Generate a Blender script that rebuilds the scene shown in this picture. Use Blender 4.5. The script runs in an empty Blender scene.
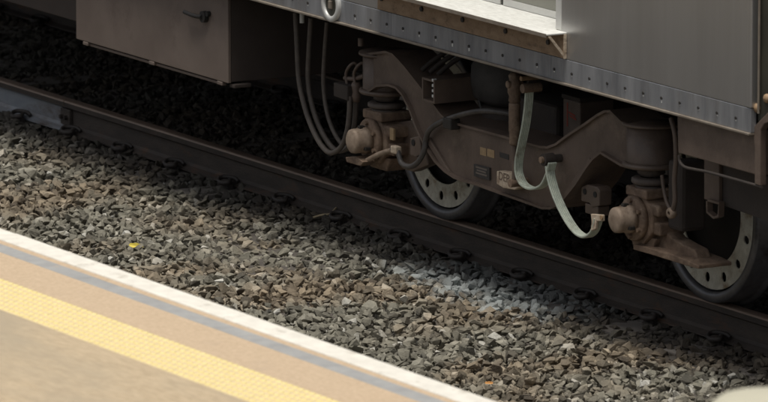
import bpy, bmesh, math, random
import numpy as np
from mathutils import Vector, Matrix
random.seed(7); rng = np.random.default_rng(7)
S = bpy.context.scene; COL = S.collection
R_ = math.radians

# ------------------------------------------------------------------ camera
# X runs along the track towards the camera, Y away from the platform, Z up; near rail head at Y=0, Z=0
TH, PT, FPX = R_(60), R_(10.36), 7071.0
RT = Vector((math.cos(TH), math.sin(TH), 0))
FW = Vector((-math.sin(TH)*math.cos(PT), math.cos(TH)*math.cos(PT), -math.sin(PT)))
UP = RT.cross(FW)
CAM = Vector((28.7943, -17.7602, 6.4734))
def ray(x, y): return FW + RT*((x-384)/FPX) - UP*((y-201)/FPX)
def W(x, y, Y):                       # pixel -> point on the vertical plane at Y
    r = ray(x, y); return CAM + r*((Y-CAM.y)/r.y)
def G(x, y, Z):                       # pixel -> point on the horizontal plane at Z
    r = ray(x, y); return CAM + r*((Z-CAM.z)/r.z)
def px(P):
    d = Vector(P)-CAM; z = d.dot(FW)
    return 384+FPX*d.dot(RT)/z, 201-FPX*d.dot(UP)/z
cd = bpy.data.cameras.new('camera'); cam = bpy.data.objects.new('camera', cd); COL.objects.link(cam)
cam.matrix_world = Matrix(((RT.x, UP.x, -FW.x, CAM.x), (RT.y, UP.y, -FW.y, CAM.y), (RT.z, UP.z, -FW.z, CAM.z), (0, 0, 0, 1)))
cd.sensor_width = 36; cd.lens = FPX/768*36; cd.clip_start = 0.5; cd.clip_end = 6000
cd.dof.use_dof = True; cd.dof.focus_distance = 34.6; cd.dof.aperture_fstop = 7.0
S.camera = cam

# ------------------------------------------------------------------ light
SUN_EL, SUN_AZ = 77, 215              # overcast: a very soft sun behind the camera's side
w = bpy.data.worlds.new('World'); S.world = w; w.use_nodes = True
nt = w.node_tree; bg = nt.nodes['Background']
sky = nt.nodes.new('ShaderNodeTexSky'); sky.sky_type = 'NISHITA'; sky.sun_disc = False
sky.sun_elevation = R_(SUN_EL); sky.sun_rotation = R_(SUN_AZ); sky.dust_density = 4.0; sky.air_density = 1.0
hs = nt.nodes.new('ShaderNodeHueSaturation'); hs.inputs['Saturation'].default_value = 0.25
nt.links.new(sky.outputs[0], hs.inputs['Color']); nt.links.new(hs.outputs[0], bg.inputs['Color'])
bg.inputs['Strength'].default_value = 0.05
sd = bpy.data.lights.new('sun', 'SUN'); sd.energy = 1.5; sd.angle = R_(24); sd.color = (1, .95, .87)
sun = bpy.data.objects.new('sun', sd); COL.objects.link(sun)
az = R_(-60)                          # direction the light comes from, in plan
sv = Vector((math.cos(az)*math.cos(R_(SUN_EL)), math.sin(az)*math.cos(R_(SUN_EL)), math.sin(R_(SUN_EL))))
sun.rotation_euler = sv.to_track_quat('Z', 'Y').to_euler()
sky.sun_rotation = math.atan2(sv.x, sv.y)
S.view_settings.view_transform = 'Standard'; S.view_settings.look = 'None'
S.view_settings.exposure = .88; S.view_settings.gamma = 1
S.render.engine = 'CYCLES'; S.cycles.use_denoising = True
S.cycles.max_bounces = 6; S.cycles.diffuse_bounces = 4; S.cycles.glossy_bounces = 3

# ------------------------------------------------------------------ materials
def mat(name, c1, c2=None, rough=.7, metal=0.0, scale=6.0, detail=6, stretch=(1, 1, 1), bump=0.0, bscale=60.0,
        c3=None, c3scale=2.0, c3lo=.55, c3hi=.7, rvar=.1, spec=.5):
    m = bpy.data.materials.new(name); m.use_nodes = True
    n, l = m.node_tree.nodes, m.node_tree.links; b = n['Principled BSDF']
    tc = n.new('ShaderNodeTexCoord'); mp = n.new('ShaderNodeMapping'); mp.inputs['Scale'].default_value = stretch
    l.new(tc.outputs['Object'], mp.inputs['Vector'])
    nz = n.new('ShaderNodeTexNoise'); nz.inputs['Scale'].default_value = scale; nz.inputs['Detail'].default_value = detail
    nz.inputs['Roughness'].default_value = .62; l.new(mp.outputs[0], nz.inputs['Vector'])
    rp = n.new('ShaderNodeValToRGB'); rp.color_ramp.elements[0].position = .32; rp.color_ramp.elements[1].position = .68
    rp.color_ramp.elements[0].color = (*c1, 1); rp.color_ramp.elements[1].color = (*(c2 or c1), 1)
    l.new(nz.outputs['Fac'], rp.inputs['Fac']); out = rp.outputs[0]
    if c3:
        n3 = n.new('ShaderNodeTexNoise'); n3.inputs['Scale'].default_value = c3scale; n3.inputs['Detail'].default_value = 8
        n3.inputs['Roughness'].default_value = .7; l.new(mp.outputs[0], n3.inputs['Vector'])
        mr = n.new('ShaderNodeMapRange'); mr.inputs[1].default_value = c3lo; mr.inputs[2].default_value = c3hi
        l.new(n3.outputs['Fac'], mr.inputs[0])
        mx = n.new('ShaderNodeMix'); mx.data_type = 'RGBA'; l.new(mr.outputs[0], mx.inputs['Factor'])
        l.new(out, mx.inputs['A']); mx.inputs['B'].default_value = (*c3, 1); out = mx.outputs['Result']
    l.new(out, b.inputs['Base Color'])
    b.inputs['Metallic'].default_value = metal; b.inputs['Specular IOR Level'].default_value = spec
    rr = n.new('ShaderNodeMapRange'); rr.inputs[3].default_value = max(.05, rough-rvar); rr.inputs[4].default_value = min(1, rough+rvar)
    l.new(nz.outputs['Fac'], rr.inputs[0]); l.new(rr.outputs[0], b.inputs['Roughness'])
    if bump:
        nb = n.new('ShaderNodeTexNoise'); nb.inputs['Scale'].default_value = bscale; nb.inputs['Detail'].default_value = 5
        l.new(mp.outputs[0], nb.inputs['Vector'])
        bp = n.new('ShaderNodeBump'); bp.inputs['Strength'].default_value = bump; bp.inputs['Distance'].default_value = .01
        l.new(nb.outputs['Fac'], bp.inputs['Height']); l.new(bp.outputs[0], b.inputs['Normal'])
    return m

M = {}
M['frame'] = mat('bogie_paint', (.095, .069, .054), (.165, .122, .096), .5, scale=5, c3=(.22, .165, .125), c3scale=3, bump=.15, bscale=45)
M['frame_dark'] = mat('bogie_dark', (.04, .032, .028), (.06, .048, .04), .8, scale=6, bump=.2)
M['rust'] = mat('dusty_rust', (.1, .066, .045), (.28, .195, .135), .75, scale=11, detail=9, c3=(.36, .27, .19), c3scale=8, bump=.6, bscale=50)
M['cap'] = mat('cap_metal', (.24, .18, .13), (.4, .31, .235), .65, metal=.2, scale=20, c3=(.15, .1, .07), c3scale=12, bump=.2)
M['rubber'] = mat('rubber', (.05, .046, .043), (.085, .078, .072), .75, scale=12)
M['spring'] = mat('spring_stack', (.08, .065, .055), (.13, .106, .09), .7, scale=14, bump=.2)
M['hose'] = mat('hose_rubber', (.085, .072, .062), (.14, .118, .1), .6, scale=25)
M['cable'] = mat('cable_sheath', (.05, .045, .042), (.1, .09, .083), .5, scale=14)
M['tyre'] = mat('wheel_tyre', (.12, .12, .128), (.18, .18, .19), .36, metal=.5, scale=18, c3=(.06, .045, .035), c3scale=5)
M['wheel_dark'] = mat('wheel_plate', (.018, .016, .015), (.03, .026, .023), .85)
M['disc'] = mat('wheel_disc', (.5, .49, .41), (.74, .72, .62), .6, metal=.0, scale=16, c3=(.3, .22, .13), c3scale=9, c3lo=.5, c3hi=.68, bump=.25)
M['strap'] = mat('braided_strap', (.38, .43, .36), (.56, .6, .5), .65, scale=40, c3=(.25, .23, .17), c3scale=12, bump=.3, bscale=200)
M['bracket'] = mat('pale_casting', (.4, .31, .22), (.62, .52, .4), .8, scale=25, c3=(.2, .12, .08), c3scale=18, bump=.4)
M['plate'] = mat('name_plate', (.03, .028, .027), (.055, .05, .047), .6, scale=30)
M['ink'] = mat('stencil_ink', (.1, .07, .05), (.22, .16, .12), .8)
M['yellowmark'] = mat('ochre_mark', (.32, .22, .12), (.42, .3, .17), .8, scale=40)
M['pinkmark'] = mat('red_mark', (.3, .06, .04), None, .8)
M['ltmark'] = mat('dim_lettering', (.16, .135, .115), None, .8)
M['steel'] = mat('stainless_side', (.45, .445, .437), (.48, .475, .467), .36, metal=.8, scale=2.2, stretch=(3, 1, .25), c3=(.42, .41, .4), c3scale=1.2, c3lo=.45, c3hi=.75, rvar=.04)
M['skirt'] = mat('stainless_skirt', (.25, .26, .28), (.42, .43, .45), .4, metal=.6, scale=9, stretch=(1.4, 1, .22), c3=(.26, .24, .22), c3scale=3, c3lo=.52, c3hi=.8, rvar=.08)
M['trim'] = mat('skirt_lip', (.2, .165, .13), (.3, .26, .21), .55, metal=.3, scale=10, stretch=(1, 1, 1))
M['sill'] = mat('worn_threshold', (.62, .62, .58), (.8, .8, .76), .6, scale=9, stretch=(2, 6, 1), c3=(.36, .32, .26), c3scale=14, c3lo=.6, c3hi=.75)
M['sill_brown'] = mat('rusty_angle', (.22, .145, .085), (.34, .24, .155), .65, metal=.1, scale=7, stretch=(2, 1, 4), c3=(.12, .08, .05), c3scale=9)
M['door'] = mat('door_leaf', (.25, .25, .215), (.3, .3, .26), .45, metal=.4, scale=3)
M['post'] = mat('door_post', (.55, .55, .53), (.66, .66, .63), .5, metal=.3, scale=6)
M['boxpaint'] = mat('locker_paint', (.14, .108, .09), (.178, .14, .117), .6, scale=4, c3=(.12, .09, .075), c3scale=3, bump=.08, bscale=20)
M['boxdark'] = mat('locker_side', (.05, .038, .033), (.07, .055, .047), .75, scale=5)
M['black'] = mat('black_iron', (.012, .011, .011), (.022, .02, .019), .7)
M['dark_end'] = mat('end_panel', (.03, .03, .022), (.045, .043, .03), .5)
M['bolt'] = mat('bolt_rust', (.26, .17, .09), (.36, .24, .14), .6, scale=30)
M['boltdark'] = mat('bolt_dark', (.02, .018, .016), (.04, .035, .03), .6)
M['drip'] = mat('pale_drip', (.6, .6, .57), (.75, .75, .72), .7)
M['underfloor'] = mat('underfloor', (.02, .018, .016), (.03, .026, .023), .9)
M['railrust'] = mat('rail_rust', (.05, .042, .037), (.09, .073, .061), .75, scale=10, stretch=(.6, 2, 2), c3=(.14, .075, .045), c3scale=4, bump=.25)
M['railblue'] = mat('rail_grey_web', (.24, .265, .295), (.34, .36, .39), .55, scale=6, stretch=(.8, 2, 2), c3=(.1, .075, .06), c3scale=3, c3lo=.5)
M['railhead'] = mat('rail_head', (.2, .145, .11), (.31, .23, .18), .5, metal=.35, scale=4, stretch=(.4, 6, 6), c3=(.14, .09, .06), c3scale=3)
M['sleeper'] = mat('sleeper_concrete', (.14, .125, .11), (.2, .18, .16), .9, scale=10, bump=.3)
M['clip'] = mat('clip_iron', (.03, .026, .024), (.06, .05, .043), .6, scale=20)
M['pave'] = mat('platform_paving', (.45, .335, .22), (.58, .445, .305), .85, scale=55, c3=(.43, .33, .24), c3scale=1.6, bump=.2, bscale=150)
M['pave_in'] = mat('platform_inner', (.4, .31, .2), (.53, .42, .28), .85, scale=26, detail=9, stretch=(.55, 1.6, 1), c3=(.36, .3, .215), c3scale=1.3, c3lo=.45, c3hi=.75, bump=.2, bscale=120)
M['coping'] = mat('white_coping', (.66, .63, .56), (.8, .77, .69), .8, scale=14, c3=(.45, .41, .34), c3scale=9, c3lo=.56, c3hi=.72, bump=.15)
M['greystrip'] = mat('grey_strip', (.28, .28, .275), (.36, .36, .35), .8, scale=12, c3=(.42, .36, .3), c3scale=4, c3lo=.62, c3hi=.72)
M['tactile'] = mat('yellow_tactile', (.63, .505, .29), (.71, .575, .34), .8, scale=8, c3=(.62, .5, .28), c3scale=3)
M['dome'] = mat('worn_dome_paint', (.76, .62, .26), (.82, .69, .34), .8, scale=12)
M['wallc'] = mat('platform_wall', (.2, .18, .16), (.3, .27, .24), .9, scale=3, bump=.3)
M['cream'] = mat('bin_cream', (.48, .455, .35), (.54, .515, .4), .55, scale=4)
M['leaf'] = mat('yellow_leaf', (.6, .48, .06), (.7, .58, .1), .7, scale=30)
M['leafo'] = mat('orange_leaf', (.45, .2, .05), (.55, .28, .08), .7, scale=30)
M['twig'] = mat('dry_twig', (.4, .32, .2), (.5, .4, .26), .8, scale=30)

def stone_material():
    m = bpy.data.materials.new('crushed_stone'); m.use_nodes = True
    n, l = m.node_tree.nodes, m.node_tree.links; b = n['Principled BSDF']
    at = n.new('ShaderNodeAttribute'); at.attribute_name = 'rnd'
    geo = n.new('ShaderNodeNewGeometry')
    def ramp(src, els):
        r = n.new('ShaderNodeValToRGB'); cr = r.color_ramp
        while len(cr.elements) < len(els): cr.elements.new(.5)
        for e, (p, c) in zip(cr.elements, els): e.position = p; e.color = (*c, 1)
        l.new(src, r.inputs['Fac']); return r.outputs[0]
    def noise(scale, det=4):
        z = n.new('ShaderNodeTexNoise'); z.inputs['Scale'].default_value = scale; z.inputs['Detail'].default_value = det
        l.new(geo.outputs['Position'], z.inputs['Vector']); return z.outputs['Fac']
    def mix(f, a, bb, mode='MIX'):
        x = n.new('ShaderNodeMix'); x.data_type = 'RGBA'; x.blend_type = mode
        if hasattr(f, 'default_value'): l.new(f, x.inputs['Factor'])
        else: x.inputs['Factor'].default_value = f
        for s, v in (('A', a), ('B', bb)):
            if isinstance(v, tuple): x.inputs[s].default_value = (*v, 1)
            else: l.new(v, x.inputs[s])
        return x.outputs['Result']
    def mrange(src, a, b_, c=0., d=1.):
        r = n.new('ShaderNodeMapRange'); r.interpolation_type = 'SMOOTHSTEP'
        for i, v in ((1, a), (2, b_), (3, c), (4, d)): r.inputs[i].default_value = v
        l.new(src, r.inputs[0]); return r.outputs[0]
    grey = ramp(at.outputs['Fac'], [(0, (.075, .07, .056)), (.3, (.17, .16, .127)), (.6, (.25, .236, .188)), (.85, (.34, .322, .265)), (1, (.56, .55, .5))])
    brown = ramp(at.outputs['Fac'], [(0, (.08, .062, .045)), (.3, (.17, .136, .096)), (.6, (.26, .21, .147)), (.85, (.35, .28, .195)), (1, (.5, .42, .31))])
    c = mix(mrange(noise(.9, 3), .42, .6), grey, brown)
    c = mix(.5, c, ramp(noise(38, 5), [(.3, (.45, .45, .45)), (.7, (1, 1, 1))]), 'MULTIPLY')
    # chalky blue-white spill beside the rail, with its own ragged outline
    sx = n.new('ShaderNodeSeparateXYZ'); l.new(geo.outputs['Position'], sx.inputs[0])
    def spill(cx, cy, rx, ry):
        a = n.new('ShaderNodeMath'); a.operation = 'MULTIPLY_ADD'; a.inputs[1].default_value = 1/rx; a.inputs[2].default_value = -cx/rx; l.new(sx.outputs['X'], a.inputs[0])
        q = n.new('ShaderNodeMath'); q.operation = 'MULTIPLY_ADD'; q.inputs[1].default_value = 1/ry; q.inputs[2].default_value = -cy/ry; l.new(sx.outputs['Y'], q.inputs[0])
        cb = n.new('ShaderNodeCombineXYZ'); l.new(a.outputs[0], cb.inputs[0]); l.new(q.outputs[0], cb.inputs[1])
        ln = n.new('ShaderNodeVectorMath'); ln.operation = 'LENGTH'; l.new(cb.outputs[0], ln.inputs[0])
        ad = n.new('ShaderNodeMath'); ad.operation = 'MULTIPLY_ADD'; ad.inputs[1].default_value = 1.4; l.new(noise(7, 4), ad.inputs[0]); l.new(ln.outputs['Value'], ad.inputs[2])
        return mrange(ad.outputs[0], 1.15, 1.8, .85, 0.)
    p1 = G(508, 288, -.17)
    c = mix(spill(p1.x, p1.y, .95, .42), c, (.56, .61, .6))
    # brake dust, oil and the train's shade painted in as one ragged-edged dark band
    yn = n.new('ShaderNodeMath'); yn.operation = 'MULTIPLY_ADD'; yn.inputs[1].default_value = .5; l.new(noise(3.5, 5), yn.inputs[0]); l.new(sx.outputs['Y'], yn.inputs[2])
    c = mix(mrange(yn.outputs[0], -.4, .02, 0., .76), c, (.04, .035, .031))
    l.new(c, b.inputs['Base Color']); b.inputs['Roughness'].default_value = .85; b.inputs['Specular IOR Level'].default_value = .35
    nb = n.new('ShaderNodeTexNoise'); nb.inputs['Scale'].default_value = 90; nb.inputs['Detail'].default_value = 4
    l.new(geo.outputs['Position'], nb.inputs['Vector'])
    bp = n.new('ShaderNodeBump'); bp.inputs['Strength'].default_value = .5; bp.inputs['Distance'].default_value = .01
    l.new(nb.outputs['Fac'], bp.inputs['Height']); l.new(bp.outputs[0], b.inputs['Normal'])
    return m
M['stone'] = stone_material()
M['ground'] = mat('ballast_dust', (.06, .052, .044), (.1, .088, .075), .95, scale=30, bump=.8, bscale=40)
M['field'] = mat('far_ground', (.12, .11, .09), (.17, .155, .13), .95, scale=.5, bump=.4, bscale=8)

# ------------------------------------------------------------------ mesh helpers
class MB:
    def __init__(s): s.v = []; s.f = []; s.sm = []
    def add(s, vs, fs, smooth=False):
        o = len(s.v); s.v += [Vector(v) for v in vs]; s.f += [[o+i for i in f] for f in fs]; s.sm += [smooth]*len(fs); return s
    def box(s, a, b, c=None):
        x0, y0, z0 = a; x1, y1, z1 = b
        return s.add([(x, y, z) for z in (z0, z1) for y in (y0, y1) for x in (x0, x1)],
                     [(0, 2, 3, 1), (4, 5, 7, 6), (0, 1, 5, 4), (2, 6, 7, 3), (0, 4, 6, 2), (1, 3, 7, 5)])
    def prism(s, xz, y0, y1):         # closed outline in XZ, extruded along Y
        n = len(xz); area = sum(xz[i][0]*xz[(i+1) % n][1]-xz[(i+1) % n][0]*xz[i][1] for i in range(n))
        if area < 0: xz = xz[::-1]
        vs = [(x, y0, z) for x, z in xz]+[(x, y1, z) for x, z in xz]
        return s.add(vs, [list(range(n)), list(range(2*n-1, n-1, -1))]+[(i+n, (i+1) % n+n, (i+1) % n, i) for i in range(n)])
    def cyl(s, p, q, r, r2=None, n=20, caps=True):
        p, q = Vector(p), Vector(q); d = (q-p).normalized(); a = d.orthogonal().normalized(); b = d.cross(a); r2 = r if r2 is None else r2
        vs = [p+(a*math.cos(t)+b*math.sin(t))*r for t in [2*math.pi*i/n for i in range(n)]]
        vs += [q+(a*math.cos(t)+b*math.sin(t))*r2 for t in [2*math.pi*i/n for i in range(n)]]
        s.add(vs, [(i, (i+1) % n, (i+1) % n+n, i+n) for i in range(n)], True)
        if caps: s.add(vs, [list(range(n))[::-1], list(range(n, 2*n))])
        return s
    def lathe(s, c, prof, axis='Z', n=40):  # prof: (r, h) pairs along the axis
        c = Vector(c); vs = []
        for r, h in prof:
            for i in range(n):
                t = 2*math.pi*i/n; u, v = r*math.cos(t), r*math.sin(t)
                vs.append(c+(Vector((u, v, h)) if axis == 'Z' else Vector((u, h, v))))
        fs = []
        for k in range(len(prof)-1):
            for i in range(n):
                j = (i+1) % n; q = (k*n+i, k*n+j, (k+1)*n+j, (k+1)*n+i); fs.append(q if axis == 'Z' else q[::-1])
        return s.add(vs, fs, True)
    def tube(s, pts, r, n=10, closed=False):
        P = smooth_path(pts); prev = None; vs = []
        for i, p in enumerate(P):
            d = (P[min(i+1, len(P)-1)]-P[max(i-1, 0)]).normalized()
            a = d.orthogonal().normalized() if prev is None else (prev-d*prev.dot(d)).normalized()
            prev = a; b = d.cross(a)
            vs += [p+(a*math.cos(t)+b*math.sin(t))*r for t in [2*math.pi*k/n for k in range(n)]]
        L = len(P); fs = [(k*n+i, k*n+(i+1) % n, (k+1)*n+(i+1) % n, (k+1)*n+i) for k in range(L-1) for i in range(n)]
        s.add(vs, fs, True); s.add(vs, [list(range(n))[::-1], list(range((L-1)*n, L*n))]); return s
    def ribbon(s, pts, wid, thk, wdir=Vector((0, 1, 0)), ridges=5):
        P = smooth_path(pts); vs = []; prof = []
        m = ridges*2+1
        for k in range(m): prof.append((-.5+k/(m-1), .5 if k % 2 else .22))
        prof += [(u, -h) for u, h in prof[::-1]]; n = len(prof)
        for i, p in enumerate(P):
            d = (P[min(i+1, len(P)-1)]-P[max(i-1, 0)]).normalized()
            a = (wdir-d*wdir.dot(d)).normalized(); b = d.cross(a)
            vs += [p+a*(u*wid)+b*(h*thk) for u, h in prof]
        L = len(P); fs = [(k*n+i, k*n+(i+1) % n, (k+1)*n+(i+1) % n, (k+1)*n+i) for k in range(L-1) for i in range(n)]
        s.add(vs, fs, False); s.add(vs, [list(range(n))[::-1], list(range((L-1)*n, L*n))]); return s
    def sweep(s, xz, y0, y1, thk):    # open polyline in XZ thickened downward normal, extruded in Y
        n = len(xz); P = [Vector((x, z)) for x, z in xz]; off = []
        for i in range(n):
            d = (P[min(i+1, n-1)]-P[max(i-1, 0)]).normalized(); off.append(P[i]+Vector((-d.y, d.x))*thk)
        for i in range(n-1):
            q = [P[i], P[i+1], off[i+1], off[i]]
            vs = [(v.x, y, v.y) for y in (y0, y1) for v in q]
            fs = [(0, 1, 2, 3), (7, 6, 5, 4), (0, 4, 5, 1), (2, 6, 7, 3)]
            if i == 0: fs.append((0, 3, 7, 4))
            if i == n-2: fs.append((1, 5, 6, 2))
            s.add(vs, fs)
        return s
    def mesh(s, name, m, origin=(0, 0, 0)):
        me = bpy.data.meshes.new(name); o = Vector(origin)
        me.from_pydata([v-o for v in s.v], [], s.f)
        me.polygons.foreach_set('use_smooth', s.sm)
        if m: me.materials.append(M[m])
        me.validate(); return me
    def build(s, name, m, parent=None, bevel=0.0, origin=None, segs=2, fixn=False):
        po = parent['_o'] if parent is not None and '_o' in parent else (0, 0, 0)
        og = Vector(origin) if origin is not None else Vector(po)
        me = s.mesh(name, m, og)
        if fixn:
            bm = bmesh.new(); bm.from_mesh(me); bmesh.ops.remove_doubles(bm, verts=bm.verts, dist=1e-5)
            bmesh.ops.recalc_face_normals(bm, faces=bm.faces); bm.to_mesh(me); bm.free()
        o = bpy.data.objects.new(name, me); COL.objects.link(o)
        o.location = og-Vector(po)
        if parent is not None: o.parent = parent
        o['_o'] = tuple(og)
        if bevel:
            bv = o.modifiers.new('bevel', 'BEVEL'); bv.width = bevel; bv.segments = segs; bv.limit_method = 'ANGLE'; bv.angle_limit = R_(40)
            bv.harden_normals = False
        return o
def smooth_path(pts, sub=8):
    P = [Vector(p) for p in pts]
    if len(P) < 3: return P
    Q = [P[0]*2-P[1]]+P+[P[-1]*2-P[-2]]; out = []
    for i in range(1, len(Q)-2):
        a, b, c, d = Q[i-1:i+3]
        for k in range(sub):
            t = k/sub; out.append(.5*((2*b)+(c-a)*t+(2*a-5*b+4*c-d)*t*t+(3*b-a-3*c+d)*t**3))
    return out+[P[-1]]
def tag(o, label=None, cat=None, group=None, kind=None):
    for k, v in (('label', label), ('category', cat), ('group', group), ('kind', kind)):
        if v: o[k] = v
    return o
def empty(name, loc):
    o = bpy.data.objects.new(name, None); COL.objects.link(o); o.location = loc; o['_o'] = tuple(loc); o.empty_display_size = .1; return o
def inst(src, parent, wloc, name=None, rot=None):
    c = src.copy(); COL.objects.link(c); c.parent = parent; c.location = Vector(wloc)-Vector(parent['_o']); c['_o'] = tuple(wloc)
    if rot: c.rotation_euler = rot
    if name: c.name = name
    return c
def xz(p): return (p.x, p.z)
def text_part(body, size, loc, m, parent, rot=(R_(90), 0, 0), name='lettering'):
    cu = bpy.data.curves.new(name, 'FONT'); cu.body = body; cu.size = size; cu.extrude = .0006; cu.align_x = 'CENTER'; cu.align_y = 'CENTER'
    t = bpy.data.objects.new(name, cu); COL.objects.link(t)
    dg = bpy.context.evaluated_depsgraph_get(); me = bpy.data.meshes.new_from_object(t.evaluated_get(dg))
    COL.objects.unlink(t); bpy.data.objects.remove(t)
    me.name = name; me.materials.clear(); me.materials.append(M[m])
    o = bpy.data.objects.new(name, me); COL.objects.link(o); o.parent = parent
    o.location = Vector(loc)-Vector(parent['_o']); o.rotation_euler = rot; o['_o'] = tuple(loc); return o

# ------------------------------------------------------------------ ground
g = MB().add([(-1500, -1500, -.32), (1500, -1500, -.32), (1500, 1500, -.32), (-1500, 1500, -.32)], [(0, 1, 2, 3)])
tag(g.build('ground', 'field'), kind='structure')
bed = MB()
nx, ny = 170, 28
xs = np.linspace(-45, 40, nx); ys = np.linspace(-4.62, 2.42, ny)
vs = [(x, y, -.205+.008*math.sin(x*1.7+y*2.3)+.006*math.sin(x*.6-y*3.1)) for y in ys for x in xs]
bed.add(vs, [(j*nx+i, j*nx+i+1, (j+1)*nx+i+1, (j+1)*nx+i) for j in range(ny-1) for i in range(nx-1)], True)
bed = bed.build('ballast_bed', 'ground'); tag(bed, kind='structure')

# ------------------------------------------------------------------ near platform
PZ, PY0 = 1.05, -4.63
plat = MB().box((-45, -10.5, -.31), (44, PY0+.0-.06, PZ-.05)).build('platform', 'wallc'); tag(plat, kind='structure')
def slab(name, m, x0, x1, y0, y1, top, th=.05, bevel=.004):
    o = MB().box((x0, y0, top-th), (x1, y1, top)).build(name, m, plat, bevel=bevel); return o
MB().box((-45, -10.5, PZ-.052), (44, -5.425, PZ)).build('inner_paving', 'pave_in', plat)
MB().box((-45, -5.128, PZ-.052), (44, -4.875, PZ)).build('paving_band', 'pave', plat)
MB().box((-45, -4.788, PZ-.052), (44, -4.752, PZ-.001)).build('paving_joint_band', 'pave', plat)
for i in range(60):
    x0 = -26+i*1.0
    slab('coping_stone', 'coping', x0+.0015, x0+.9985, -4.7505, PY0, PZ+.003+random.uniform(-.0015, .0015), .12, .006)
    slab('grey_strip', 'greystrip', x0+.001, x0+.999, -4.874, -4.789, PZ+random.uniform(-.001, .0015), .05, .002)
# tactile tiles with raised domes
TS = .297
tm = MB().box((0, 0, -.05), (TS-.003, TS-.003, .002))
for i in range(7):
    for j in range(7):
        cx, cy = (i+.5)*TS/7, (j+.5)*TS/7
        tm.lathe((cx, cy, .0), [(.014, .0015), (.013, .0045), (.009, .0062), (.0001, .0065)], n=8)
tme = tm.mesh('tactile_tile', 'tactile'); tme.materials.append(M['dome']); tme.polygons.foreach_set('material_index', [0]*6+[1]*(len(tme.polygons)-6))
for i in range(150):
    x0 = -18+i*TS
    if x0 > 26: break
    o = bpy.data.objects.new('tactile_tile', tme); COL.objects.link(o); o.parent = plat; o.location = (x0, -5.425+.0015, PZ-.002)

# unseen platform-like block, added to close off the light behind the train
fp = MB().box((-45, 2.46, -.31), (44, 9, 1.0)).build('far_light_block', 'wallc'); tag(fp, kind='structure')

# ------------------------------------------------------------------ track
TRK = empty('railway_track', (-2, .83, -.38))
tag(TRK, 'rusty steel rails on buried sleepers running under the train', 'railway track')
GA = 1.66
def rail_prof():
    h = [(.062, -.17), (.062, -.163), (.02, -.15), (.0085, -.135), (.0085, -.052), (.02, -.045), (.034, -.038)]
    return h
def rail(name, x0, x1, yc, web, label=None):
    p = rail_prof()
    prof = [(-y, z) for y, z in p]+[(y, z) for y, z in p[::-1]]
    n = len(prof); vs = [(x, yc+y, z) for x in (x0, x1) for y, z in prof]
    m = MB().add(vs, [(i, i+n, (i+1) % n+n, (i+1) % n) for i in range(n)]+[list(range(n)), list(range(2*n-1, n-1, -1))])
    r = m.build(name, web, TRK, fixn=True)
    hp = [(-.034, -.0385), (-.0355, -.012), (-.031, -.004), (-.02, -.0005), (0, 0), (.02, -.0005), (.031, -.004), (.0355, -.012), (.034, -.0385)]
    n = len(hp); vs = [(x, yc+y, z) for x in (x0, x1) for y, z in hp]
    hd_ = MB().add(vs, [(i, i+n, (i+1) % n+n, (i+1) % n) for i in range(n)]+[list(range(n)), list(range(2*n-1, n-1, -1))]).build('rail_head', 'railhead', r, fixn=True)
    hd_.data.materials.append(M['railrust'])
    for p_ in hd_.data.polygons: p_.material_index = 1 if p_.center.z+TRK['_o'][2] < -.018 else 0
    if label: r['label'] = label
    return r
XJ = W(66, 110, -.02).x
rail('rail', -30, XJ-.003, 0, 'railblue', 'grey-blue length of rail before the joint')
rail('rail', XJ+.003, 30, 0, 'railrust')
rail('rail', -30, 30, GA, 'railrust')
# rust collar at the joint
jc = MB().box((XJ-.05, -.03, -.14), (XJ+.06, -.009, -.05)).build('joint_bar', 'railrust', TRK, bevel=.004)
MB().cyl((XJ-.02, -.05, -.095), (XJ-.02, -.029, -.095), .012, n=6).build('joint_bolt', 'clip', jc)
MB().cyl((XJ+.03, -.05, -.095), (XJ+.03, -.029, -.095), .012, n=6).build('joint_bolt', 'clip', jc)
XS = W(68, 131, -.1).x
slm = MB().box((-.12, -.36, -.2), (.12, GA+.36, -.012)).mesh('sleeper', 'sleeper')
clip = MB()
clip.tube([(-.055, .0, .01), (-.02, -.012, .02), (.03, -.03, .028), (.055, -.055, .024), (.03, -.082, .02), (-.02, -.078, .022), (-.05, -.055, .03), (-.045, -.025, .034), (.0, .012, .03), (.03, .02, .018)], .0105, n=8)
clip.box((-.04, -.05, -.015), (.04, -.02, .012))
clip.v = [Vector((v.x*.95, v.y*.95, v.z*1.25-.006)) for v in clip.v]
clm = clip.mesh('rail_clip', 'clip')
for i in range(-9, 17):
    xs_ = XS+i*.6
    s_ = bpy.data.objects.new('sleeper', slm); COL.objects.link(s_); s_.parent = TRK; s_.location = Vector((xs_, 0, -.172))-Vector(TRK['_o']); s_['_o'] = (xs_, 0, -.172)
    for yy, rz in ((-.055, 0), (.055, math.pi), (GA-.055, 0), (GA+.055, math.pi)):
        c = bpy.data.objects.new('rail_clip', clm); COL.objects.link(c); c.parent = s_; c.location = (0, yy, .008); c.rotation_euler = (0, 0, rz+random.uniform(-.1, .1))

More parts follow.
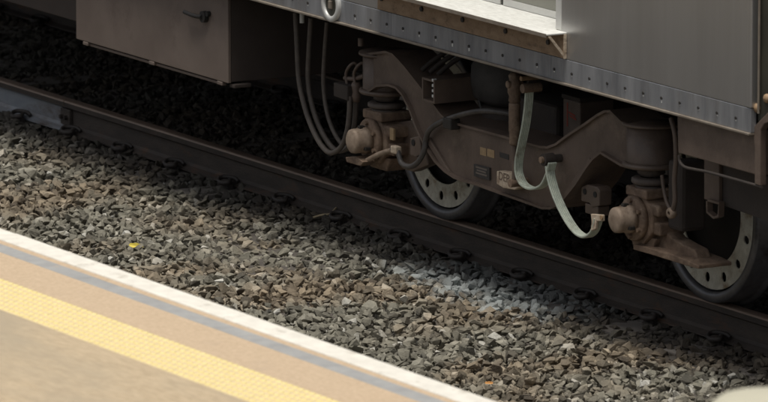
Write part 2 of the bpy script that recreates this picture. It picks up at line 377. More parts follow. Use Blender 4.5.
# ------------------------------------------------------------------ ballast stones
def hull_variant(seed):
    r = np.random.default_rng(seed); bm = bmesh.new()
    k = r.integers(11, 16); P = r.normal(size=(k, 3)); P /= np.linalg.norm(P, axis=1)[:, None]; P *= r.uniform(.82, 1.1, (k, 1))
    P *= np.array([1, r.uniform(.7, 1.), r.uniform(.42, .68)])
    for q in P: bm.verts.new(q)
    bmesh.ops.convex_hull(bm, input=bm.verts)
    for v in [v for v in bm.verts if not v.link_faces]: bm.verts.remove(v)
    bmesh.ops.triangulate(bm, faces=bm.faces); bm.verts.index_update()
    V = np.array([v.co[:] for v in bm.verts]); F = np.array([[v.index for v in f.verts] for f in bm.faces]); bm.free(); return V, F
VAR = [hull_variant(100+i) for i in range(24)]
def scatter():
    pts = []
    def layer(pitch, y0, y1, zoff, smin, smax, top):
        ny_ = int((y1-y0)/pitch)
        for j in range(ny_):
            y = y0+(j+.5)*pitch
            xa = -3.1-(y+1.6)*2.0-2.6; xb = 4.6
            n_ = int((xb-xa)/pitch)
            x = xa+(np.arange(n_)+.5)*pitch+rng.uniform(-.48, .48, n_)*pitch
            yy = y+rng.uniform(-.48, .48, n_)*pitch
            s = smin+(smax-smin)*rng.beta(1.6, 3.2, n_)
            z = zoff+rng.normal(0, .0095, n_)+.012*np.sin(x*2.1+yy*1.3)*np.sin(yy*3.7-x*.8)
            pts.append(np.stack([x, yy, z, s, np.full(n_, top)], 1))
    layer(.041, -1.95, 2.35, -.206, .02, .04, 0)
    layer(.052, -1.95, 2.35, -.187, .02, .05, 1)
    layer(.092, -1.95, 0.6, -.172, .021, .052, 1)
    layer(.055, -4.6, -1.95, -.192, .022, .045, 0)
    P = np.concatenate(pts)
    # keep the rails clear
    d0 = np.minimum(abs(P[:, 1]), abs(P[:, 1]-GA))
    P = P[(d0 > .05)]
    d0 = np.minimum(abs(P[:, 1]), abs(P[:, 1]-GA))
    nearr = d0 < .12
    P[nearr, 2] = np.minimum(P[nearr, 2], -.158-P[nearr, 3]*.35)
    return P
P = scatter()
def in_view(p):
    x, y = px((p[0], p[1], p[2])); return 4 < x < 764 and 4 < y < 398
cand = [i for i in np.argsort(-P[:, 3]) if P[i, 4] == 1 and -1.62 < P[i, 1] < -.12 and P[i, 2] > -.185]
big = []
for i in cand:
    if in_view(P[i]):
        e = px(P[i, :3])
        if e[1] < 228+.352*e[0]-6: big.append(i)
    if len(big) == 300: break
bigset = set(big)
def rnd_val():
    return float(np.clip(rng.beta(2.2, 2.6), 0, 1)) if rng.random() > .06 else float(rng.uniform(.85, 1))
def rot_mats(n):
    q = rng.normal(size=(n, 4)); q[:, 1:3] *= .3; q /= np.linalg.norm(q, axis=1)[:, None]
    a, b, c, d = q.T
    return np.stack([np.stack([1-2*(c*c+d*d), 2*(b*c-a*d), 2*(b*d+a*c)], -1), np.stack([2*(b*c+a*d), 1-2*(b*b+d*d), 2*(c*d-a*b)], -1), np.stack([2*(b*d-a*c), 2*(c*d+a*b), 1-2*(b*b+c*c)], -1)], 1)
def add_attr(me, name, vals):
    at = me.attributes.new(name, 'FLOAT', 'FACE'); at.data.foreach_set('value', np.asarray(vals, dtype=np.float32))
rest = np.array([i for i in range(len(P)) if i not in bigset])
vid = rng.integers(0, len(VAR), len(rest)); VV = []; FF = []; RR = []; off = 0
RM = rot_mats(len(rest)); rv = np.array([rnd_val() for _ in rest])
for k, (V, F) in enumerate(VAR):
    idx = np.where(vid == k)[0]; Q = P[rest[idx]]
    A = np.einsum('nij,vj->nvi', RM[idx], V)*Q[:, 3][:, None, None]+Q[:, None, :3]
    nv = len(V); VV.append(A.reshape(-1, 3))
    FF.append((F[None]+(off+np.arange(len(idx))*nv)[:, None, None]).reshape(-1, 3)); RR.append(np.repeat(rv[idx], len(F))); off += len(idx)*nv
VV = np.concatenate(VV); FF = np.concatenate(FF); RR = np.concatenate(RR)
me = bpy.data.meshes.new('ballast_gravel'); me.vertices.add(len(VV)); me.vertices.foreach_set('co', VV.astype(np.float32).ravel())
me.loops.add(FF.size); me.loops.foreach_set('vertex_index', FF.astype(np.int32).ravel())
me.polygons.add(len(FF)); me.polygons.foreach_set('loop_start', np.arange(0, FF.size, 3, dtype=np.int32))
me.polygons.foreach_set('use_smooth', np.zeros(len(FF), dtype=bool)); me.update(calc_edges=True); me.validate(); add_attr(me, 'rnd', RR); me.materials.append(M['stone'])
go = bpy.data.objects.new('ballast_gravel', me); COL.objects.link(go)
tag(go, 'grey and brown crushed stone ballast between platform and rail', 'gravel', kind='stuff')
smesh = []
for k in range(48):
    V, F = VAR[k % len(VAR)]; m_ = bpy.data.meshes.new('stone'); m_.from_pydata(V.tolist(), [], F.tolist()); m_.polygons.foreach_set('use_smooth', [False]*len(F)); m_.update()
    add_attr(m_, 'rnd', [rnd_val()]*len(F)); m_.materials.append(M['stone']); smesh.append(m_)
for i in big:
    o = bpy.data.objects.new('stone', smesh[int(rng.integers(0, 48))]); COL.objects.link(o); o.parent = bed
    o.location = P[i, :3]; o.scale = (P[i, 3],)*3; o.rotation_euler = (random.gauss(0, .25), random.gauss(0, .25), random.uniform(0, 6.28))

# ------------------------------------------------------------------ the rail car
SY = -.69                              # side plane of the car
ZB, ZS = 1.052, 1.176                  # bottom of the skirt, seam above it
XE = W(751, 120, SY).x                 # end of the car
XL = -17.0
CAR = empty('rail_car', (-7, .83, ZB))
tag(CAR, 'grey stainless steel passenger rail car seen from below the door sill', 'rail car')
XD1 = W(566.5, 32.5, SY).x; XD0 = XD1-1.75     # door sill angle ends
XO0, XO1 = XD0+.06, XD1-.05                    # door opening
# body shell: floor, roof, far side, ends
sh = MB()
sh.box((XL, SY+.06, ZB+.012), (XE-.04, 2.35, ZB+.09))
sh.box((XL, 2.27, ZB+.1), (XE-.04, 2.35, 3.6))
sh.box((XE-.1, SY+.06, ZB+.1), (XE-.04, 2.26, 3.6))
sh.box((XL, SY+.06, ZB+.1), (XL+.06, 2.26, 3.6))
rp = [(SY, 3.6), (SY+.1, 3.78), (SY+.45, 3.9), (.83, 3.95), (2.35-.45, 3.9), (2.25, 3.78), (2.35, 3.6)]
n = len(rp); sh.add([(x, y, z) for x in (XL, XE-.02) for y, z in rp], [(i, i+n, i+1+n, i+1) for i in range(n-1)]+[list(range(n)), list(range(2*n-1, n-1, -1)), (0, n-1, 2*n-1, n)])
sh.build('body_shell', 'underfloor', CAR, fixn=True)
# skirt panels between seams, with bolts
S1 = W(391, 20, SY).x; S2 = W(551, 60, SY).x
PW = S2-S1
seams = [XL, S1-PW*8, S1-PW*7, S1-PW*6, S1-PW*5, S1-PW*4, S1-PW*3, S1-PW*2, S1-PW, S1, S2, XE]
b0 = W(355, 15, SY).x; b1 = W(736, 120.3, SY).x; BS = (b1-b0)/22.0
boltm = MB().cyl((0, .002, 0), (0, -.004, 0), .0075, n=10)
boltm = boltm.mesh('bolt', 'boltdark')
dripm = MB().box((-.0045, -.0012, -.022), (.0045, .001, -.006)).mesh('drip', 'drip')
zb_bolt = (ZB+ZS)/2+.0
k0 = -int((b0-XL)/BS)+1
bxs = [b0+k*BS for k in range(k0, 23)]
for a, b in zip(seams[:-1], seams[1:]):
    sp = MB().box((a+.0015, SY, ZB+.012), (b-.0015, SY+.03, ZS-.002)).build('skirt_panel', 'skirt', CAR, bevel=.002)
    for x in bxs:
        if a < x < b and x > -3.2:
            o = bpy.data.objects.new('bolt', boltm); COL.objects.link(o); o.parent = sp; o.location = Vector((x, SY, zb_bolt))-Vector(sp['_o'])
            if random.random() < .8:
                d_ = bpy.data.objects.new('pale_drip', dripm); COL.objects.link(d_); d_.parent = sp; d_.location = Vector((x+random.uniform(-.001, .002), SY, zb_bolt))-Vector(sp['_o']); d_.scale = (random.uniform(.6, 1.1), 1, random.uniform(.5, 1.1))
MB().box((XL, SY-.012, ZB), (XE-.002, SY+.05, ZB+.0115)).build('skirt_lip', 'trim', CAR, bevel=.003)
# locking ring on the skirt
rc = W(332.5, 4.5, SY)
rg = MB().lathe((rc.x, SY, rc.z), [(.058, .001), (.058, -.014), (.064, -.018), (.082, -.018), (.088, -.012), (.088, .001)], 'Y', 40).build('filler_ring', 'post', CAR)
MB().cyl((rc.x, SY-.002, rc.z), (rc.x, SY-.006, rc.z), .0585, n=32).build('filler_cap', 'dark_end', rg)
MB().box((rc.x-.012, SY-.02, rc.z-.02), (rc.x+.012, SY-.005, rc.z+.02)).build('filler_handle', 'trim', rg, bevel=.003)
# side panels
def side(x0, x1, z0, z1): return MB().box((x0+.0015, SY+.001, z0), (x1-.0015, SY+.04, z1)).build('side_panel', 'steel', CAR, bevel=.003)
sp_r = side(XO1, XE-.035, ZS, 3.6)
side(XO0-2.2, XO0, ZS, 3.6); side(XL, XO0-2.2, ZS, 3.6); side(XO0, XO1, 3.15, 3.6)
side(XO0, XO1, ZS, ZS+.05)
MB().box((XE-.033, SY-.004, ZS), (XE+.003, SY+.05, 3.6)).build('corner_trim', 'steel', CAR, bevel=.006)
zt = W(566.5, 32.5, SY).z              # top of the sill
# low drip moulding and rub mark on the panel
DY = SY+.175                            # door plane
sl = MB().box((XD0, SY-.11, zt-.008), (XD1, DY+.03, zt)).build('door_sill', 'sill', CAR, bevel=.002)
MB().box((XD0, SY-.012, ZS+.004), (XD1-.003, SY-.0015, zt-.0085)).build('sill_angle', 'sill_brown', sl, bevel=.0015)
MB().box((XD0, SY-.114, zt-.016), (XD1, SY-.1105, zt+.001)).build('sill_nosing', 'trim', sl)
gz = MB().add([(XD1-.006, SY-.013, ZS+.01), (XD1-.006, SY-.013, ZS+.03), (XD1-.006, SY-.085, zt-.012), (XD1-.006, SY-.1, zt-.012),
               (XD1, SY-.013, ZS+.01), (XD1, SY-.013, ZS+.03), (XD1, SY-.085, zt-.012), (XD1, SY-.1, zt-.012)],
              [(0, 1, 2, 3), (7, 6, 5, 4), (0, 4, 5, 1), (1, 5, 6, 2), (2, 6, 7, 3), (3, 7, 4, 0)]).build('gusset', 'bracket', sl, fixn=True)
MB().box((XD1-.003, SY-.015, ZS+.004), (XD1+.004, SY-.001, zt-.009)).build('angle_end', 'bracket', sl)
for bx_ in (382, 422, 463, 506, 548.5):
    c = W(bx_, 2.6+(bx_-382)*.2705, SY-.013)
    MB().cyl((c.x, SY-.0115, (ZS+zt)/2), (c.x, SY-.021, (ZS+zt)/2), .0125, n=12).build('sill_bolt', 'boltdark', sl)
XM = (XO0+XO1)/2
for a, b in ((XO0+.002, XM-.004), (XM+.004, XO1-.055)):
    d_ = MB().box((a, DY, zt+.001), (b, DY+.03, 3.15)).build('door_leaf', 'door', CAR, bevel=.004)
    MB().box((a+.01, DY-.008, zt+.002), (b-.01, DY-.001, zt+.035)).build('kick_strip', 'post', d_, bevel=.002)
MB().box((XM-.003, DY-.004, zt+.002), (XM+.003, DY+.02, 3.14)).build('door_seal', 'black', CAR)
MB().box((XO1-.053, SY+.002, zt+.001), (XO1-.0005, DY+.05, 3.15)).build('door_jamb', 'post', CAR, bevel=.004)
MB().box((XO0+.0005, SY+.042, zt+.001), (XO0+.03, DY+.05, 3.15)).build('door_jamb', 'post', CAR, bevel=.004)
# car end beyond the corner trim
ep = MB().box((XE+.004, SY+.03, ZB+.06), (XE+.3, SY+.08, 3.6)).build('end_panel', 'dark_end', CAR, bevel=.01)
MB().tube([(XE+.03, SY+.02, ZS-.02), (XE+.03, SY+.02, 2.2), (XE+.03, SY+.02, 3.5)], .006).build('rain_strip', 'trim', ep)
for x, y in ((756.8, 108), (766.5, 98.5)):
    c = W(x, y, SY+.025); MB().lathe((c.x, SY+.03, c.z), [(.0215, .0), (.02, -.01), (.012, -.016), (.0001, -.018)], 'Y', 14).build('end_bolt', 'bolt', ep)
ebp = [(752.5, 128), (768, 112), (772, 113), (772, 121), (764, 124), (760.5, 130), (760, 141), (760, 186), (754.5, 184), (754.5, 145), (753, 137)]
MB().prism([xz(W(x, y, SY+.02)) for x, y in ebp], SY+.02, SY+.055).build('end_bracket', 'frame', CAR, bevel=.004)

# locker hanging under the car on the left
XB0, XB1 = W(77, 40, -.62).x, W(229, 83, -.62).x; ZL = .566
lk = MB().box((XB0+.01, -.605, ZL+.004), (XB1-.004, .25, ZB+.01)).build('equipment_locker', 'boxdark', CAR, bevel=.004)
MB().box((XB0, -.625, ZL), (XB1, -.606, ZB+.0)).build('locker_door', 'boxpaint', lk, bevel=.004)
MB().box((XB0+.1, -.612, ZL-.022), (XB1-.08, -.596, ZL-.008)).build('locker_rail', 'boxpaint', lk, bevel=.002)
for x, y in ((84, 42.5), (150, 61), (218, 81)):
    c = W(x, y, -.62); MB().box((c.x, -.628, ZL-.02), (c.x+.055, -.6, ZL-.001)).build('hinge', 'boxpaint', lk, bevel=.004)
MB().box((XB1-.03, -.6, ZL-.025), (XB1+.02, -.5, ZL-.006)).build('mounting_foot', 'boxdark', lk, bevel=.004)
hc = W(196, 14, -.63)
hd = MB().cyl((hc.x+.1, -.626, hc.z), (hc.x+.1, -.65, hc.z), .03, n=20)
hd.tube([(hc.x+.1, -.652, hc.z), (hc.x+.03, -.66, hc.z-.002), (hc.x-.07, -.66, hc.z+.004)], .011)
hd.cyl((hc.x+.14, -.626, hc.z+.02), (hc.x+.14, -.645, hc.z+.02), .014, n=12)
hd.build('locker_handle', 'black', lk)
# further lockers and tanks under the floor, in the dark
MB().box((-7.6, -.45, .6), (-4.4, .3, ZB+.01)).build('equipment_locker', 'boxdark', CAR, bevel=.006)
MB().box((-7.5, 1.2, .5), (-2.2, 2.2, ZB+.01)).build('equipment_locker', 'boxdark', CAR, bevel=.006)
MB().cyl((-4.3, .75, .72), (-2.0, .75, .72), .24, n=32).build('air_tank', 'underfloor', CAR)
# box, pipe and beam at the car end on the right
q = [xz(W(x, y, -.655)) for x, y in ((677, 112), (760, 134), (759.5, 176), (678, 153))]
MB().prism(q, -.655, -.3).build('end_locker', 'frame', CAR, bevel=.005)
MB().tube([W(679, 155, -.66), W(680, 162, -.66), W(685, 167, -.66), W(695, 169.5, -.66), W(712, 173, -.66), W(762, 187, -.66)], .007).build('conduit', 'frame_dark', CAR)
q = [xz(W(x, y, -.45)) for x, y in ((704, 158), (775, 178), (775, 224), (704, 199))]
MB().prism(q, -.45, -.41).build('end_beam', 'frame_dark', CAR, bevel=.004)
q = [xz(W(x, y, -.47)) for x, y in ((704, 158), (719, 162), (719, 204), (704, 199))]
MB().prism(q, -.47, -.4505).build('beam_doubler', 'frame', CAR, bevel=.003)
hk = [(711, 201), (722, 204), (721, 215), (717, 216), (711, 211)]
o = MB().sweep([xz(W(x, y, -.47)) for x, y in hk+[hk[0]]], -.49, -.46, .012).build('tow_hook', 'frame', CAR)

# hoses hanging from the floor left of the bogie
HY = -.45
hp = [[(295.5, 13), (297, 45), (299, 80), (305, 108), (313, 130), (322, 146), (331, 153), (341, 147), (347, 132), (349.5, 112), (350, 96)],
      [(311, 18), (309, 50), (308, 80), (312, 105), (320, 128), (331, 146), (340, 151), (349, 146), (354, 128), (356, 104), (356, 94)],
      [(327, 22), (324.5, 55), (323.5, 85), (327, 112), (333, 130), (341, 143), (349, 149), (357, 145)]]
for i, pth in enumerate(hp):
    MB().tube([W(x, y, HY+.04*i) for x, y in pth], .0135 if i < 2 else .0115).build('hanging_hose', 'hose', CAR)
c = W(302, 19, -.5); MB().cyl((c.x, -.5, c.z-.02), (c.x, -.5, ZB+.02), .012, n=10).build('hose_bolt', 'drip', CAR)

# ------------------------------------------------------------------ the bogie
A1, A2, RW = -1.285, 1.195, .442
BC = (A1+A2)/2
BG = empty('bogie', (BC, .83, 0))
tag(BG, 'brown dusty two-axle bogie with perforated wheel discs under the car', 'bogie')
SPY = -.38
T = [(367, 47.5), (388, 50.5), (395, 53), (401, 59), (408, 67), (428, 92.5), (444, 114), (450, 119), (458, 122), (480, 128), (507, 135.5), (530, 142), (543, 145.5), (550, 146), (558, 143), (570, 134), (586, 123.5), (600, 113.5), (607, 110), (613, 109.8), (620, 112), (629, 114.5)]
B = [(367, 84), (380, 86.5), (392, 86), (399, 88.5), (405, 95), (412, 109), (420, 130), (428, 147), (438, 162), (448, 172), (457, 178), (466, 181.5), (479, 185), (505, 194.5), (529, 203), (546, 209), (554, 209), (561, 205.5), (567, 200), (579, 185), (590, 168), (597, 159), (604, 153.5), (612, 151), (629, 155)]
FY0, FY1 = -.485, -.29
Tp = [xz(W(x, y, FY0)) for x, y in T]; Bp = [xz(W(x, y, FY0)) for x, y in B]
PZT = {}
for a, ptop, pbot, k in ((A1, (362, 47), (362, 83.5), 0), (A2, (622, 116), (621, 155), -1)):
    Tp[k] = (a, W(*ptop, SPY).z+.012); Bp[k] = (a, W(*pbot, SPY).z-.012)
    k2 = 1 if k == 0 else -2
    if k == -1: Tp[k2] = (a-.075, Tp[k][1]+.001); Bp[k2] = (a-.075, Bp[k][1])
def shrink(p, d): return [(x, z+d) for x, z in p]
fr = MB().prism(shrink(Tp, -.011)+shrink(Bp, .011)[::-1], FY0, FY1).build('side_frame', 'frame', BG, bevel=.002)
MB().sweep(Tp, FY0-.018, FY1+.018, -.012).build('top_flange', 'frame', fr, fixn=True)
MB().sweep(Bp, FY0-.022, FY1+.022, .012).build('bottom_flange', 'frame', fr, fixn=True)
# diagonal stiffening rib seen on the web
MB().prism([xz(W(x, y, FY0-.0)) for x, y in ((427, 139), (431, 137), (452, 172), (447, 171))], FY0-.014, FY0-.0005).build('web_rib', 'frame', fr, bevel=.002)
MB().prism([xz(W(x, y, FY0-.0)) for x, y in ((563, 197), (591, 158), (594, 161), (567, 199))], FY0-.014, FY0-.0005).build('web_rib', 'frame', fr, bevel=.002)
# spring pots
for a, ptop, pbot in ((A1, (362, 47), (362, 83.5)), (A2, (622, 116), (621, 155))):
    z1, z0 = W(*ptop, SPY).z, W(*pbot, SPY).z
    pt = MB().lathe((a, SPY, 0), [(.0001, z1), (.118, z1), (.118, z0+.02), (.122, z0), (.0001, z0)], 'Z', 40).build('spring_pot', 'frame', BG)
    MB().lathe((a, SPY, 0), [(.1185, z1-.002), (.137, z1-.002), (.14, z1+.004), (.137, z1+.012), (.0001, z1+.013)], 'Z', 40).build('pot_lid', 'frame', pt)
    MB().lathe((a, SPY, 0), [(.1225, z0+.012), (.136, z0+.008), (.138, z0-.004), (.13, z0-.012), (.06, z0-.013)], 'Z', 40).build('pot_rim', 'frame', pt)
    zt_ = z0-.013
    zb_ = .585
    h = zt_-zb_
    st = MB().lathe((a, SPY, zb_), [(.0001, h), (.058, h), (.066, h*.9), (.066, h*.68), (.05, h*.62), (.05, h*.55), (.0001, h*.55)], 'Z', 32).build('spring', 'spring', BG)
    MB().lathe((a, SPY, zb_), [(.05, h*.5), (.085, h*.49), (.094, h*.42), (.094, h*.24), (.085, h*.16), (.05, h*.15)], 'Z', 32).build('rubber_ring', 'spring', st)
    MB().lathe((a, SPY, zb_), [(.0001, h*.12), (.07, h*.11), (.075, h*.05), (.075, -.03), (.0001, -.03)], 'Z', 32).build('spring_seat', 'spring', st)
c = W(361, 40, -.42); MB().cyl((c.x, c.y, c.z-.03), (c.x, c.y, c.z+.01), .016, n=10).build('frame_bolt', 'frame', BG)
# wheels
def disc_ring(m, c, ri, ro, y0, y1, nh, rh, hole_r):
    cx, cy, cz = c
    for k in range(nh):
        t0 = 2*math.pi*(k+.35)/nh; dt = math.pi/nh; outer = []; inner = []
        sq = [(-1, -1), (-.5, -1), (0, -1), (.5, -1), (1, -1), (1, 0), (1, 1), (.5, 1), (0, 1), (-.5, 1), (-1, 1), (-1, 0)]
        for u, v in sq:
            t = t0+u*dt; r = ri if v < 0 else (ro if v > 0 else hole_r)
            outer.append((r*math.cos(t), r*math.sin(t)))
            an = math.atan2(v, u); hx, hy = hole_r+rh*1.15*math.sin(an), rh*math.cos(an)
            inner.append((hx*math.cos(t0)-hy*math.sin(t0), hx*math.sin(t0)+hy*math.cos(t0)))
        nq = len(sq)
        vs = [(cx+x, y0, cz+z) for x, z in outer]+[(cx+x, y0, cz+z) for x, z in inner]+[(cx+x, y1, cz+z) for x, z in inner]+[(cx+x, y1, cz+z) for x, z in outer]
        fs = []
        for i in range(nq):
            j = (i+1) % nq; fs.append((i, j, nq+j, nq+i)); fs.append((nq+i, nq+j, 2*nq+j, 2*nq+i))
        fs += [(i, 3*nq+i, 3*nq+i+1, i+1) for i in range(0, 4)]+[(i, 3*nq+i, 3*nq+i+1, i+1) for i in range(6, 10)]
        m.add(vs, fs)
    return m
def wheel(a, yc, sgn):
    def L(m, prof): return m.lathe((a, yc, RW), [(r, y*sgn) for r, y in prof], 'Y', 72)
    wh = L(MB(), [(.0001, -.03), (.1, -.03), (.12, -.005), (.2, .008), (.3, .008), (.386, -.01), (.386, .05), (.12, .04), (.1, .08), (.0001, .08)]).build('wheel', 'wheel_dark', BG, fixn=True)
    L(MB(), [(.3865, .05), (.3865, -.05), (.392, -.066), (.432, -.066), (.4395, -.058), (.445, .03), (.457, .04), (.468, .05), (.468, .058), (.458, .068), (.3865, .068)]).build('tyre', 'tyre', wh, fixn=True)
    disc_ring(MB(), (a, yc, RW), .262, .378, -.05*sgn, -.044*sgn, 14, .021, .325).build('brake_disc', 'disc', wh, fixn=True)
    return wh
for a in (A1, A2):
    wheel(a, 0, 1); wheel(a, GA, -1)
    MB().cyl((a, .06, RW), (a, GA-.06, RW), .085, n=24).build('axle', 'frame_dark', BG)
    MB().box((a-.3 if a > 0 else a+.05, .35, .25), (a-.05 if a > 0 else a+.3, 1.3, .75)).build('traction_motor', 'frame_dark', BG, bevel=.04)
# far side frame and cross beams
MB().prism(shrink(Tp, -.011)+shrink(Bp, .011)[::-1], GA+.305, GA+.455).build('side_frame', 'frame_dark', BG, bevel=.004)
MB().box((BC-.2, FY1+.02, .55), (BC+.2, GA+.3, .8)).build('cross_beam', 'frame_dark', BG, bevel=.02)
# air spring
c = W(505, 80, -.2)
MB().lathe((c.x, -.16, c.z), [(.0001, -.12), (.13, -.12), (.19, -.08), (.205, -.01), (.2, .07), (.16, .13), (.14, .2), (.0001, .2)], 'Z', 40).build('air_spring', 'rubber', BG)
MB().lathe((c.x, -.16, c.z-.13), [(.0001, -.2), (.15, -.2), (.15, .0), (.0001, .01)], 'Z', 32).build('air_spring_base', 'frame_dark', BG)

# axle boxes
def axle_box(a, arm):
    z = RW
    oct_ = [(a+.15*math.cos(t), z+.125*math.sin(t)) for t in [math.pi/8+math.pi/4*k for k in range(8)]]
    ab = MB().prism(oct_, -.46, -.28).build('axle_box', 'rust', BG, bevel=.008)
    MB().box((a-.085, -.47, z+.1), (a+.1, -.29, z+.145)).build('spring_saddle', 'rust', ab, bevel=.008)
    cl = MB().lathe((a, 0, z), [(.0001, -.49), (.098, -.49), (.106, -.484), (.106, -.458), (.0001, -.458)], 'Y', 32).build('cover_flange', 'rust', ab)
    for k in range(6):
        t = math.pi/6+k*math.pi/3; x, zz = a+.086*math.cos(t), z+.086*math.sin(t)
        MB().cyl((x, -.4895, zz), (x, -.505, zz), .011, n=6).build('cover_bolt', 'rust', ab)
    MB().lathe((a, 0, z), [(.0001, -.585), (.05, -.585), (.06, -.578), (.062, -.565), (.062, -.525), (.068, -.52), (.068, -.4905), (.0001, -.4905)], 'Y', 32).build('axle_cap', 'cap', ab, fixn=True)
    for k in range(3):
        t = math.pi/2+k*2*math.pi/3; x, zz = a+.067*math.cos(t), z+.067*math.sin(t)
        MB().box((x-.012, -.54, zz-.008), (x+.012, -.51, zz+.008)).build('cap_lug', 'boltdark', ab, bevel=.002)
    # housing ribs on the camera side
    MB().box((a+.1, -.45, z-.06), (a+.19, -.31, z+.0)).build('housing_lug', 'rust', ab, bevel=.01)
    MB().box((a+.09, -.455, z+.03), (a+.18, -.31, z+.085)).build('housing_lug', 'rust', ab, bevel=.01)
    MB().prism([(a-.11, z-.08), (a+.14, z-.08), (a+.1, z-.15), (a-.06, z-.15)], -.44, -.3).build('keeper_plate', 'rust', ab, bevel=.008)
    return ab
ab1 = axle_box(A1, 0); ab2 = axle_box(A2, 1)
# axle box 1: ochre mark, guide bracket, rigid pipe, small plate
c = W(394, 134, -.46)
MB().box((c.x-.018, -.475, c.z-.03), (c.x+.018, -.4605, c.z+.03)).build('ochre_tag', 'yellowmark', ab1, bevel=.003)
gp = [(398, 122), (412, 120), (424, 146), (428, 165), (412, 172), (400, 168)]
MB().prism([xz(W(x, y, -.36)) for x, y in gp], -.36, -.3).build('guide_arm', 'frame', ab1, bevel=.008)
q = [(410, 138), (419, 136), (421, 154), (416, 157), (410, 155)]
lb = MB().prism([xz(W(x, y, -.51)) for x, y in q], -.51, -.4855).build('lug_plate', 'frame', BG, bevel=.004)
c = W(413.5, 142.5, -.51); MB().cyl((c.x, -.5095, c.z), (c.x, -.514, c.z), .016, n=14).build('lug_hole', 'black', lb)
MB().prism([xz(W(x, y, -.55)) for x, y in ((347, 157), (357, 156), (365, 162), (362, 166), (348, 162))], -.56, -.49).build('toe_plate', 'rust', ab1, bevel=.004)
MB().tube([W(364, 162, -.52), W(372, 158, -.52), W(381, 153.5, -.52), (W(394, 149.5, -.52))], .0135).build('rigid_pipe', 'cap', ab1)
# axle box 2: long arm, strap bracket, twin-hole plate
q = [(640, 226), (655, 225), (664, 229), (672, 238), (684, 245), (694, 250), (697, 258), (697, 267), (640, 249)]
MB().prism([xz(W(x, y, -.41)) for x, y in q], -.41, -.33).build('trailing_arm', 'rust', ab2, bevel=.008)
q = [(634, 244), (650, 248), (672, 254), (690, 261), (699, 265.5), (699, 269), (688, 266), (650, 254), (634, 249.5)]
MB().prism([xz(W(x, y, -.47)) for x, y in q], -.475, -.29).build('arm_flange', 'rust', ab2, bevel=.004)
q = [(581, 187), (587, 184.5), (597, 187), (599.5, 191), (599, 206), (592, 207.5), (589, 203), (581, 201)]
tp = MB().prism([xz(W(x, y, -.47)) for x, y in q], -.47, -.4).build('twin_hole_bracket', 'frame', BG, bevel=.005)
for x, y in ((585, 191.5), (595.3, 194.5)):
    c = W(x, y, -.47); MB().cyl((c.x, -.4695, c.z), (c.x, -.474, c.z), .014, n=14).build('bolt_hole', 'black', tp)
MB().prism([xz(W(x, y, -.47)) for x, y in ((584, 203), (597, 207), (597, 217), (584, 213))], -.465, -.4).build('bracket_block', 'frame', tp, bevel=.005)
# curved lever right of the second axle box
MB().tube([W(671, 118, -.52), W(675, 135, -.52), W(676, 158, -.52), W(674.5, 180, -.52), W(675, 200, -.52), W(673, 210, -.52)], .012).build('brake_lever', 'frame', BG)
c = W(671.5, 213, -.52); MB().lathe((c.x, -.52, c.z), [(.01, -.016), (.022, -.016), (.026, -.01), (.026, .01), (.022, .016), (.01, .016), (.01, -.016)], 'Y', 18).build('lever_eye', 'cap', BG)
MB().tube([W(662, 175, -.47), W(664, 190, -.47), W(668, 205, -.47), W(676, 215, -.47)], .009).build('brake_pipe', 'frame', BG)
MB().box((A2+.2, -.42, .42), (A2+.33, -.28, .75)).build('brake_cylinder', 'frame_dark', BG, bevel=.02)

# damper with its brackets
dm = MB()
t, m1, m2, b_ = W(514.5, 103, -.56), W(514.5, 143, -.56), W(514.5, 150, -.56), W(514.5, 182, -.56)
dx = t.x
dmp = MB().lathe((dx, -.56, 0), [(.0001, t.z), (.027, t.z), (.028, t.z-.01), (.028, m1.z+.06), (.025, m1.z+.05), (.025, m1.z), (.02, m1.z-.01), (.0001, m1.z-.012)], 'Z', 24).build('damper', 'rust', BG)
MB().cyl((dx, -.56, m1.z), (dx, -.56, b_.z), .012, n=14).build('damper_rod', 'frame', dmp)
kn = W(514.5, 88, -.56)
hb = MB().lathe((dx, -.56, kn.z), [(.0001, .075), (.02, .075), (.03, .06), (.026, .04), (.034, .02), (.034, -.02), (.026, -.04), (.03, -.06), (.02, -.075), (.0001, -.075)], 'Z', 16)
hb.cyl((dx-.0, -.6, kn.z+.02), (dx, -.5, kn.z+.02), .018, n=12)
hb.build('damper_head', 'rust', dmp)
MB().box((dx-.05, -.52, kn.z+.02), (dx+.05, -.44, ZB+.02)).build('damper_bracket', 'frame_dark', BG, bevel=.006)
q = [(496.5, 171), (511, 173), (513, 180), (519, 182), (520.5, 187), (514, 190), (503, 188), (496.5, 184)]
cp = MB().prism([xz(W(x, y, -.53)) for x, y in q], -.53, -.476).build('cast_bracket', 'bracket', BG, bevel=.004)
c = W(504, 177.5, -.53); text_part('DEP', .058, (c.x, -.5312, c.z), 'ink', cp, rot=(R_(90), R_(2), 0))
MB().cyl((dx, -.585, b_.z-.005), (dx, -.48, b_.z-.005), .02, n=14).build('damper_foot', 'rust', dmp)
